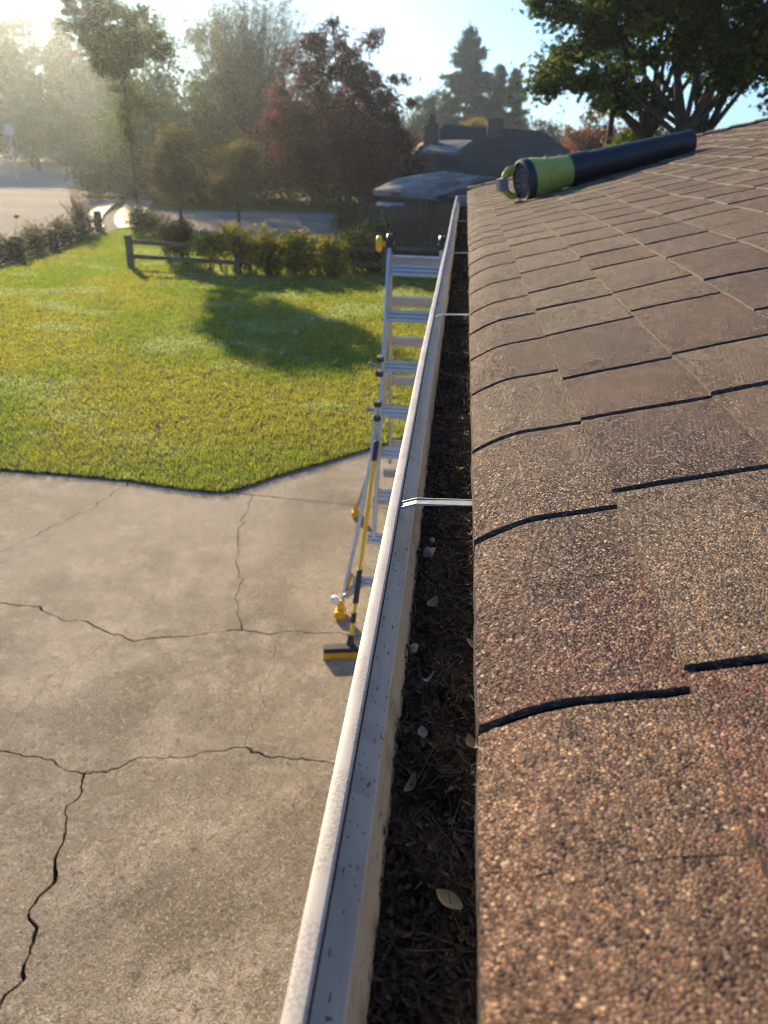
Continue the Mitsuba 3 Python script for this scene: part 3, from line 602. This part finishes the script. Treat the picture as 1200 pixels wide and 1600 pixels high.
# far left trees
tree('street_tree', 'tall pale green tree at the left edge of the photo', (-42.5, 79.5, -.1), [ell(-42.5, 79.5, 3.2, 13.8, 3.4), ell(-45.4, 78.5, 3.2, 13.2, 3.8), ell(-40.7, 80.6, 2.8, 8.4, 2.1)], 15000, .36, [(.11, .13, .035), (.08, .10, .03), (.18, .16, .04)], [3, 3, 1], trunk=(.16, 2.4), nc=180)
def conifer(kind, label, x, y, H, R, n, group=None, zb=.4, size=.3):
    k = thing(kind, label, 'tree', group)
    nb = int(H * 16); tb = rng.random(nb) ** 1.1; ab = rng.random(nb) * 6.283
    lb = R * (1 - tb) ** .8 * (.45 + .75 * rng.random(nb)) + .12; bi = rng.choice(nb, n, p=(lb + .3) / (lb + .3).sum()); q = rng.random(n) ** .7
    r = lb[bi] * q; zz = zb + (H - zb) * tb[bi] - r * (.15 + .25 * (1 - tb[bi])) + .10 * R * q * q
    P = np.c_[x + np.cos(ab[bi]) * r, y + np.sin(ab[bi]) * r, zz] + rng.normal(size=(n, 3)) * size * .45 * np.array([1, 1, .6])
    V, F, c = leaves(P, size, pick(DARKG, [3, 2, 1], n), .3, .5, aspect=.4)
    obj('crown', (V, F), 'foliage', k, color=c)
    obj('trunk', tube([(x, y, -.1), (x, y, H * .5), (x, y, H)], [.02 * H, .012 * H, .01], 6), 'bark', k)
    return k
conifer('conifer', 'grey-green conifer behind the left street trees', -43.0, 90, 13.6, 5.6, 13000, size=.5)
tree('red_tree', 'hazy reddish tree on the left, right of the grey conifer', (-35.8, 82, -.1), [ell(-35.5, 82, 2.2, 12.2, 2.7), ell(-36.6, 81.6, 1.6, 8.0, 2.3), ell(-33.8, 82.6, 1.6, 8.4, 1.9)], 12000, .34, [(.20, .085, .055), (.15, .085, .05), (.13, .10, .05), (.10, .10, .045)], [3, 2, 2, 2], trunk=(.14, 1.6), nc=150)
for i, (x, y, zt, r, lab) in enumerate(((-17.6, 47.5, 9.6, 2.0, 'tall hazy green tree left of the wispy tree'), (-13.0, 49, 6.8, 2.4, 'grey-green tree behind the wispy tree'), (-15.2, 51, 9.9, 1.5, 'tall pale tree in the gap left of the wispy tree'), (-20.2, 52, 7.4, 2.0, 'grey-green tree between the red tree and the tall hazy tree'), (-8.6, 47, 6.4, 2.2, 'green tree behind the left side of the plum tree'), (-38.5, 73, 6.6, 2.4, 'low green tree under the red tree by the street'))):
    tree('background_tree', lab, (x, y, -.1), [ell(x, y, .6, zt, r), ell(x - r * .6, y, .5, zt * .7, r * .8), ell(x + r * .6, y, .5, zt * .75, r * .8)], 9000, .22, [(.075, .13, .045), (.11, .145, .055), (.055, .10, .042)], [3, 2, 2], trunk=(.14, 1.5), nc=130)
# wispy weeping tree
k = thing('wispy_tree', 'tall tree of fine bare upswept twigs at the top of the photo', 'tree')
tw, Pw = [], []
for i in range(420):
    a = rng.random() * 6.283; R = (rng.random() ** .6) * 3.4; h = 6.0 + 4.4 * rng.random()
    b0 = np.array([-11.3, 43.6, 2.6]); e = np.array([-11.3 + math.cos(a) * R + (.9 if rng.random() < .5 else 0), 43.6 + math.sin(a) * R * .7, h - R * .25])
    m = b0 * .45 + e * .55 + [0, 0, -.6 + .5 * rng.random()]
    pts = [b0, b0 * .7 + m * .3 + [0, 0, .1], m, m * .45 + e * .55 + rng.normal(size=3) * .12, e + rng.normal(size=3) * .15 + [0, 0, .25]]
    tw.append(tube(pts, [.035, .026, .018, .012, .006], 3, cap=False))
    for t in rng.random(44): Pw.append(np.array(pts[2]) * (1 - t) + np.array(pts[4]) * t + rng.normal(size=3) * .12)
obj('twigs', cat_(tw), 'bark', k)
V, F, c = leaves(np.array(Pw), .13, np.array([(.17, .18, .10)] * len(Pw)), 0, .6)
obj('crown', (V, F), 'foliage', k, color=c)
obj('trunk', tube([(-11.3, 43.6, -.1), (-11.3, 43.6, 1.6), (-11.3, 43.6, 2.7)], [.18, .14, .1], 8), 'bark', k)
# far conifers
conifer('conifer', 'tallest dark conifer in the middle distance', -.25, 75, 11.6, 4.8, 24000, size=.42)
conifer('conifer', 'narrow conifer, left one of the pair right of the tallest conifer', 2.55, 80, 9.4, 2.6, 13000, size=.36)
conifer('conifer', 'narrow conifer, right one of the pair right of the tallest conifer', 4.05, 80, 9.3, 2.4, 13000, size=.36)
tree('dark_tree', 'broad dark evergreen left of the tallest conifer', (-3.3, 75, -.1), [ell(-3.9, 75, 1, 7.0, 1.3), ell(-2.4, 75, 1, 7.9, 1.4), ell(-1.5, 75, 1, 7.0, 1.0)], 6000, .3, DARKG, [3, 2, 1], trunk=(.2, 2), nc=90)
# hedges and low masses
def shrub(kind, label, blobs, n, size, pal, wts, cat='shrub', group=None, nc=None, spread=.34, stems=6, flowers=None):
    k = thing(kind, label, cat, group); nc = nc or max(10, n // 60); C = clumps(blobs, nc, .4)
    ci = rng.integers(0, nc, n); rs = np.mean([b[3:6] for b in blobs]) * spread
    P = C[ci] + rng.normal(size=(n, 3)) * rs; P[:, 2] = np.maximum(P[:, 2], .02)
    V, F, c = leaves(P, size, pick(pal, wts, n), .1, .1); obj('foliage', (V, F), 'foliage', k, color=c)
    ms = []
    for b in blobs:
        for j in range(stems):
            e = np.array(b[:3]) + rng.normal(size=3) * np.array(b[3:6]) * .5; s = np.array([b[0] + rng.normal() * .06, b[1] + rng.normal() * .06, -.06])
            ms.append(tube([s, s * .5 + e * .5 + rng.normal(size=3) * .04, e], [.016, .012, .004], 4, cap=False))
    obj('stem', cat_(ms), 'bark', k)
    return k
HED = []
for i in range(16): HED.append((-19 + i * 1.25, 41.5 + .4 * math.sin(i) + abs(i - 6) * .1, 1.0 + .35 * rng.random(), 1.2, 1.0, 1.1 + .5 * rng.random()))
shrub('hedge', 'long dark hedge behind the shaded drive', HED, 26000, .2, DARKG + [(.07, .07, .03)], [3, 2, 2, 2], 'hedge', nc=420, spread=.3)
shrub('hedge', 'dark hedge along the far kerb of the street', [(-18.2 - i * 1.45, 48 + i * 3.0, 1.0, 1.2, 1.6, 1.3) for i in range(8)], 14000, .24, DARKG + [(.07, .07, .03)], [3, 2, 2, 2], 'hedge', nc=240, spread=.3)
shrub('low_shrub', 'dark low shrubs beside the plum tree trunk', [(-3.6 + i * .55, 26.5 + .2 * math.sin(i * 2), .55, .5, .5, .55) for i in range(6)], 7000, .10, DARKG + [(.08, .075, .03)], [3, 2, 2, 1])
shrub('flowering_shrub', 'shrub with pale blooms at the corner of the lawn', [(-10.4, 25.9, .42, .5, .5, .42), (-9.85, 25.9, .34, .42, .42, .36), (-10.6, 25.9, .75, .22, .25, .2)], 3600, .08, [(.05, .06, .025), (.07, .08, .035), (.5, .45, .36)], [4, 3, .5])
shrub('round_shrub', 'dark round shrub standing at the split-rail fence', [(-7.25, 20.2, .58, .46, .44, .38), (-7.4, 20.1, .85, .3, .3, .22), (-7.05, 20.2, .85, .22, .3, .2)], 4200, .07, [(.045, .05, .025), (.065, .065, .035), (.09, .085, .05)], [3, 2, 1])
vb = [(-6.1 + i * .34, 19.05 + .05 * math.sin(i * 1.7) + (.012 * max(0, i - 3)) * 1.5, .64 + .10 * rng.random(), .30, .28, .24) for i in range(10)] + [(-5.3, 18.95, .98, .26, .25, .16), (-4.6, 19.0, .92, .14, .2, .14)]
vb += [(-5.0 + i * .4, 19.15, .30, .3, .25, .25) for i in range(6)]
shrub('grape_vine', 'yellow-green vine growing over the fence rails', vb, 7500, .105, YEL + [(.10, .13, .02)], [3, 4, 3, 1, 4], 'vine', nc=170, spread=.4)
shrub('fence_shrub', 'dark leafy shrub between the vine and the ladder', [(-2.2, 20.1, .6, .5, .4, .6), (-2.7, 20.0, .45, .45, .4, .45)], 3500, .09, DARKG + [(.12, .13, .03)], [3, 2, 2, 1])
for i, (x, y, zt, lab) in enumerate(((-11.6, 19.7, .6, 'low rose bush at the nearest post of the low fence'), (-11.7, 21.3, .72, 'rose bush between the first two posts of the low fence'), (-11.9, 23.4, .7, 'rose bush in the middle of the low fence'), (-12.1, 25.2, .95, 'tall rose bush with reddish upright canes by the street'))):
    kk = shrub('rose_bush', lab, [(x, y, zt * .5, .42, .5, zt * .42), (x - .1, y + .5, zt * .45, .35, .4, zt * .4)], 1700, .07, [(.05, .065, .025), (.08, .085, .03), (.12, .06, .05), (.3, .28, .2)], [4, 3, 1, .3], group=None, stems=5)
    if i == 3:
        cm = []; PP = []
        for j in range(22):
            e = np.array([x + rng.normal() * .35 - .1, y + rng.normal() * .3, .9 + .65 * rng.random()]); s = np.array([x, y, .1]); cm.append(tube([s, s * .4 + e * .6, e], [.012, .009, .004], 4, cap=False))
            for t in rng.random(14): PP.append(s * (1 - t) * .7 + e * (.3 + .7 * t) + rng.normal(size=3) * .03)
        obj('cane', cat_(cm), 'bark', kk)
        V, F, c = leaves(np.array(PP), .07, np.array([(.16, .07, .055)] * len(PP))); tag(obj('red_leaf', (V, F), 'foliage', kk, color=c), kind='stuff')
    if i == 0:
        obj('cane', tube([(x, y, .1), (-11.7, 20.4, .6), (-11.87, 20.9, .93)], [.01, .008, .004], 4), 'bark', kk)
        fl, _ = leaf_strip(.1, .1, 1.0); s = trimesh.creation.icosphere(2, .05); s.vertices *= [1.2, 1, .8]; s.vertices += (meshkit.noise(s.vertices * 60, 3)[:, None] - .5) * .06; s.apply_translation([-11.87, 20.92, .96])
        k5 = obj('flower', s, principled((.62, .035, .03), .6), kk); tag(k5, 'single red rose on a long cane')
# far woods closing the horizon
wp = []; wc = []
for i in range(120):
    az = math.radians(-36 + 66 * i / 119); d = 95 + 30 * rng.random(); x, y = d * math.sin(az), d * math.cos(az); hh = 4.0 + 3.0 * rng.random() + (2 if az < -.1 else 0)
    nn = 420; q = rng.normal(size=(nn, 3)); q /= np.linalg.norm(q, axis=1)[:, None]; q *= rng.random((nn, 1)) ** .4
    wp.append(np.array([x, y, hh * .5]) + q * [3.0, 2.0, hh * .5]); wc.append(pick([(.06, .06, .03), (.045, .055, .025), (.10, .07, .035)], [2, 3, 1], 1).repeat(nn, 0))
V, F, c = leaves(np.vstack(wp), .6, np.vstack(wc)); tag(obj('far_woods', (V, F), 'foliage', color=c), 'distant band of dark trees along the horizon', 'woods', kind='stuff')

# ---------------------------------------------------------------- far houses
def roofslab(pts, th=.12):
    P = np.array(pts, float); Q = P - [0, 0, th]; n = len(P); F = [[0, i, i + 1] for i in range(1, n - 1)] + [[n, n + i + 1, n + i] for i in range(1, n - 1)]
    for i in range(n): j = (i + 1) % n; F += [[i, i + n, j + n], [i, j + n, j]]
    m = trimesh.Trimesh(np.vstack([P, Q]), np.array(F), process=False); m.fix_normals(); return m
hb = thing('neighbour_house', 'dark-roofed neighbouring house in the middle distance', 'house')
obj('wall', boxm(-2.3, 4.6, 31.6, 38, -.1, 2.1), 'far_wall', hb)
r1 = obj('roof', roofslab([(-2.6, 31.2, 2.02), (5.2, 31.2, 2.02), (2.9, 34.2, 3.62), (-1.0, 34.2, 3.72)]), 'dark_roof', hb)
obj('roof', roofslab([(-1.0, 34.2, 3.72), (2.9, 34.2, 3.62), (5.2, 39.5, 2.05), (-3.4, 39.5, 2.05)]), 'dark_roof', hb)
obj('roof', roofslab([(2.9, 34.2, 3.62), (5.2, 31.2, 2.02), (5.2, 39.5, 2.05)]), 'dark_roof', hb)
obj('roof', roofslab([(-2.6, 31.2, 2.02), (-1.0, 34.2, 3.72), (-3.4, 39.5, 2.05)]), 'dark_roof', hb)
obj('porch_roof', roofslab([(-1.5, 28.2, 2.82), (-.35, 28.2, 2.80), (.2, 31.2, 3.18), (-1.1, 31.2, 3.16)], .1), 'sunlit_roof', hb)
obj('chimney', boxm(.75, 1.35, 33.5, 34.2, 3.3, 3.95), 'brick_red', hb)
ch = obj('chimney', boxm(-1.5, -1.0, 29.8, 30.4, 1.9, 3.6), 'brick_red', hb)
obj('pot', boxm(-1.36, -1.14, 29.95, 30.25, 3.6, 3.95), 'brick_red', ch)
gh = thing('low_outbuilding', 'low outbuilding with a sunlit grey roof behind the plank fence', 'shed')
obj('wall', boxm(-2.2, 1.4, 22.4, 27, -.1, 1.75), 'far_wall', gh)
obj('roof', roofslab([(-2.4, 22.0, 1.86), (-.65, 21.6, 1.80), (.75, 22.6, 2.24), (-.6, 24.2, 2.32), (-1.9, 23.4, 2.12)], .12), 'sunlit_roof', gh)
obj('roof', roofslab([(-.65, 21.6, 1.79), (1.6, 21.8, 1.75), (.75, 22.6, 2.23)], .12), 'dark_roof', gh)
tag(obj('sheet_panel', roofslab([(-2.25, 21.3, 1.50), (-1.55, 21.3, 1.50), (-1.55, 21.75, 1.58), (-2.25, 21.75, 1.58)], .04), 'pale_blue'), 'pale blue glinting panel just above the plank fence', 'panel')

# ---------------------------------------------------------------- street sign
sg = thing('street_sign', 'back of an octagonal street sign on a thin post, far left', 'sign')
oc = Polygon([(.40 * math.cos(math.radians(22.5 + 45 * i)), .40 * math.sin(math.radians(22.5 + 45 * i))) for i in range(8)])
m = trimesh.creation.extrude_polygon(oc, .012, engine='earcut'); m.apply_transform(trimesh.transformations.rotation_matrix(math.pi / 2, [1, 0, 0])); m.apply_translation([-32.15, 57.6, 3.15])
obj('plate', m, 'sign_metal', sg); obj('post', bar((-32.15, 57.63, -.1), (-32.15, 57.63, 3.4), .09, .06, up=(0, 1, 0)), 'sign_metal', sg)

# ---------------------------------------------------------------- ladder
ld = thing('ladder', 'silver folding multi-position ladder standing open beside the gutter', 'ladder')
def near(z): return 4.48 + .325 * z
def farp(z): return 6.08 - .333 * z
for side, fy, s0 in (('near', near, 4.48), ('far', farp, 6.08)):
    up = (0, 1, .3)
    zb = .55 if side == 'near' else .62
    for xl in (-.455, -.115):
        obj('stile', bar((xl, fy(zb), zb), (xl, fy(2.38), 2.38), .026, .062, up=(0, 1, 0), ch=.005), 'aluminium', ld)
    for sgn, x0, x1 in ((-1, -.487, -.66 if side == 'near' else -.755), (1, -.083, .09 if side == 'near' else .185)):
        pts = [(x0, fy(1.42), 1.42), (x0 + sgn * .01, fy(1.1), 1.1), (x0 + (x1 - x0) * .5, fy(.55), .55), (x1, fy(.06), .06)]
        obj('outer_stile', cat_([bar(a, b, .024, .070, up=(0, 1, 0), ch=.005) for a, b in zip(pts[:-1], pts[1:])]), 'aluminium', ld)
        ft = obj('foot', cat_([bar((x1, fy(0) - .045, .03), (x1, fy(0) + .045, .03), .075, .055, ch=.012), bar((x1, fy(.04), .05), (x1, fy(.11), .11), .045, .075, up=(0, 1, 0))]), 'yellow_plastic', ld)
        if side == 'near' and sgn < 0:
            obj('adjuster', lathe((x1 - .035, fy(.12) - .02, .125), (-.3, -1, .1), [(0, 0), (0, .03), (.012, .034), (.03, .030), (.036, 0)], 20), 'white_plastic', ld)
            obj('lever', bar((x1 + .035, fy(.13), .15), (x1 + .06, fy(.3), .30), .02, .03), 'yellow_plastic', ld)
            obj('levelling_arm', cat_([bar((x1 + .03, fy(.1) - .03, .16), (x1 + .14, fy(.25) - .03, .24), .02, .045), tube([(x1 + .06, fy(.2) - .02, .21), (x1 + .16, fy(.2) - .02, .25)], .012, 8)]), 'aluminium', ld)
    for z in ((.25, .54, .83, 1.10, 1.37, 1.65, 1.96, 2.24) if side == 'near' else (.2, .5, .8, 1.08, 1.38, 1.70, 2.0, 2.28)):
        sp = 0 if z > .6 else .035 + (.55 - min(z, .55)) * .3
        xl, xr = (-.462 - sp, -.108 + sp)
        rg = obj('rung', cat_([bar((xl, fy(z + q), z + q), (xr, fy(z + q), z + q), .030 - .004 * (q == 0), .0235, up=(0, .325 if side == 'near' else -.333, 1), ch=.004) for q in (-.0245, 0, .0245)]), 'aluminium', ld)
        if z in (1.37, 1.65) and side == 'near':
            for dz_ in (-.045, .045): obj('lock_collar', bar((-.475, fy(z + dz_) - .005, z + dz_ - .016), (-.475, fy(z + dz_) - .005, z + dz_ + .016), .05, .082, up=(0, 1, 0), ch=.008), 'black_plastic', ld)
            obj('lock_knob', lathe((-.50, fy(z), z), (-1, 0, 0), [(0, 0), (0, .012), (.03, .012), (.034, .022), (.05, .022), (.054, 0)], 12), 'galvanized', ld)
for xl in (-.455, -.115):
    hg = obj('hinge', lathe((xl - .022, 5.27, 2.40), (1, 0, 0), [(0, 0), (0, .052), (.006, .058), (.038, .058), (.044, .052), (.044, 0)], 24), 'black_plastic', ld)
    obj('rivet', lathe((xl - .03, 5.27, 2.40), (1, 0, 0), [(0, 0), (.002, .012), (.058, .012), (.06, 0)], 12), 'galvanized', hg)
obj('release_knob', lathe((-.483, 5.25, 2.395), (-1, 0, 0), [(0, 0), (0, .014), (.022, .014), (.024, .044), (.032, .050), (.052, .050), (.06, .042), (.06, 0)], 24), 'yellow_plastic', ld)
# ---------------------------------------------------------------- push broom
bm = thing('push_broom', 'push broom with a yellow handle leaning on the ladder', 'broom')
h0, h1 = np.array([-.535, 4.06, .07]), np.array([-.452, 4.66, 1.25]); hv = h1 - h0
def hp_(t): return h0 + hv * t
obj('handle', tube([hp_(.02), hp_(.96)], .0135, 12), 'yellow_pole', bm)
obj('grip', lathe(hp_(.90), hv, [(0, 0), (0, .017), (.005, .019), (.125, .019), (.13, .016), (.132, 0)], 14), 'black_plastic', bm)
obj('grip', lathe(hp_(.20), hv, [(0, 0), (0, .017), (.006, .021), (.05, .019), (.21, .019), (.216, .021), (.22, .017), (.224, 0)], 14), 'black_plastic', bm)
obj('grip', lathe(hp_(.105), hv, [(0, 0), (0, .016), (.004, .018), (.065, .018), (.07, 0)], 14), 'black_plastic', bm)
obj('socket', cat_([lathe(hp_(-.03), hv, [(0, 0), (0, .026), (.03, .028), (.08, .020), (.10, .017), (.102, 0)], 14), bar((-.56, 4.05, .055), (-.50, 4.07, .055), .06, .03)]), 'black_plastic', bm)
hd_ = obj('head', cat_([bar((-.70, 4.005, .058), (-.34, 4.075, .058), .075, .034, ch=.01)]), 'black_plastic', bm)
brs = []
for i in range(30):
    for j in range(5):
        x = -.69 + .34 * i / 29; y = 4.007 + .07 * (i / 29) + (j - 2) * .015
        brs.append(tube([(x, y, .045), (x + rng.normal() * .003, y + rng.normal() * .004 - .003, .003)], [.0055, .0075], 4, cap=False))
obj('bristle', cat_(brs), 'yellow_plastic', bm); tag(bm + '__bristle', kind='stuff')
# ---------------------------------------------------------------- leaf blower on the roof
bw = thing('leaf_blower', 'lime green and black leaf blower lying on the roof by the far hip', 'leaf blower')
b0 = np.array([.285, 4.22, 0]); b0[2] = plane(.285) + .096
b1 = np.array([1.17, 4.60, 0]); b1[2] = plane(1.17) + .056
bd = unit(b1 - b0); BL = float(np.linalg.norm(b1 - b0))
obj('body', lathe(b0, bd, [(.035, .086), (.035, .099), (.05, .101), (.08, .096), (.115, .089), (.118, .085), (.125, .085), (.128, .087), (.18, .080), (.24, .074), (.262, .073), (.262, .066)], 36), 'lime_plastic', bw, smooth=40)
obj('intake_ring', lathe(b0, bd, [(.0, .082), (-.004, .090), (.0, .100), (.02, .104), (.036, .103), (.036, .084), (.0, .082)], 36), 'black_plastic', bw, smooth=40)
s_, u_ = frame(bd)
grille = [tube([b0 + bd * .012 + (s_ * math.cos(a) + u_ * math.sin(a)) * .012, b0 + bd * .006 + (s_ * math.cos(a) + u_ * math.sin(a)) * .086], .0028, 5) for a in np.arange(14) * 2 * math.pi / 14]
grille += [tube([b0 + bd * .008 + (s_ * math.cos(a) + u_ * math.sin(a)) * r for a in np.linspace(0, 2 * math.pi, 25)], .0025, 5, cap=False) for r in (.03, .055, .075)]
obj('intake_grille', cat_(grille), 'grey_plastic', bw)
obj('intake_back', lathe(b0, bd, [(.075, 0), (.075, .086)], 24), 'black_plastic', bw)
V = []; F = []
prof = [(.255, .077, 1.0), (.275, .079, 1.0), (.36, .078, 1.0), (.365, .072, 1.0), (.55, .069, .95), (BL - .004, .061, .82), (BL, .059, .80), (BL, .053, .78), (BL - .1, .053, .78)]
for t, r, w in prof:
    for kx in range(28):
        a = 2 * math.pi * kx / 28; V.append(b0 + bd * t + s_ * r * w * math.cos(a) + u_ * r * math.sin(a))
tubem = trimesh.Trimesh(np.array(V), np.vstack([np.c_[i * 28 + np.arange(28), i * 28 + (np.arange(28) + 1) % 28, (i + 1) * 28 + (np.arange(28) + 1) % 28] for i in range(len(prof) - 1)] + [np.c_[i * 28 + np.arange(28), (i + 1) * 28 + (np.arange(28) + 1) % 28, (i + 1) * 28 + np.arange(28)] for i in range(len(prof) - 1)]), process=False)
obj('nozzle_tube', tubem, 'black_plastic', bw, smooth=40)
hc = b0 - bd * .01
hl = [hc + s_ * .0 + u_ * .07 - bd * .0, hc - bd * .045 + u_ * .066, hc - bd * .07 + u_ * .03, hc - bd * .07 - u_ * .03, hc - bd * .045 - u_ * .07, hc - u_ * .085]
side = -s_ if s_[1] < 0 else s_
hl = [b0 + (p - b0) * .8 + side * .06 for p in hl]
obj('handle', tube(smoothline(hl, 5), .017, 10), 'lime_plastic', bw, smooth=40)
obj('battery', bar(hc - bd * .07 + side * .055 - u_ * .03, hc - bd * .07 + side * .055 + u_ * .028, .05, .05, up=bd, ch=.008), 'grey_plastic', bw)
for t in (.14, .22): obj('screw_boss', lathe(b0 + bd * t + u_ * (.086 if t < .2 else .077), u_, [(0, .009), (.006, .008), (.007, 0)], 10), 'galvanized', bw)

# ---------------------------------------------------------------- thin morning haze
scene['haze_air'] = {'type': 'homogeneous', 'albedo': {'type': 'rgb', 'value': [.74, .88, .99]}, 'sigma_t': .0011, 'phase': {'type': 'hg', 'g': .84}}
scene['haze'] = {'type': 'cube', 'to_world': T().translate([0, 135, 7.4]).scale([300, 200, 8.5]), 'bsdf': {'type': 'null'}, 'interior': {'type': 'ref', 'id': 'haze_air'}}
tag('haze', 'thin sunlit morning haze in the air', 'haze', kind='stuff')
scene['camera']['medium'] = {'type': 'ref', 'id': 'haze_air'}
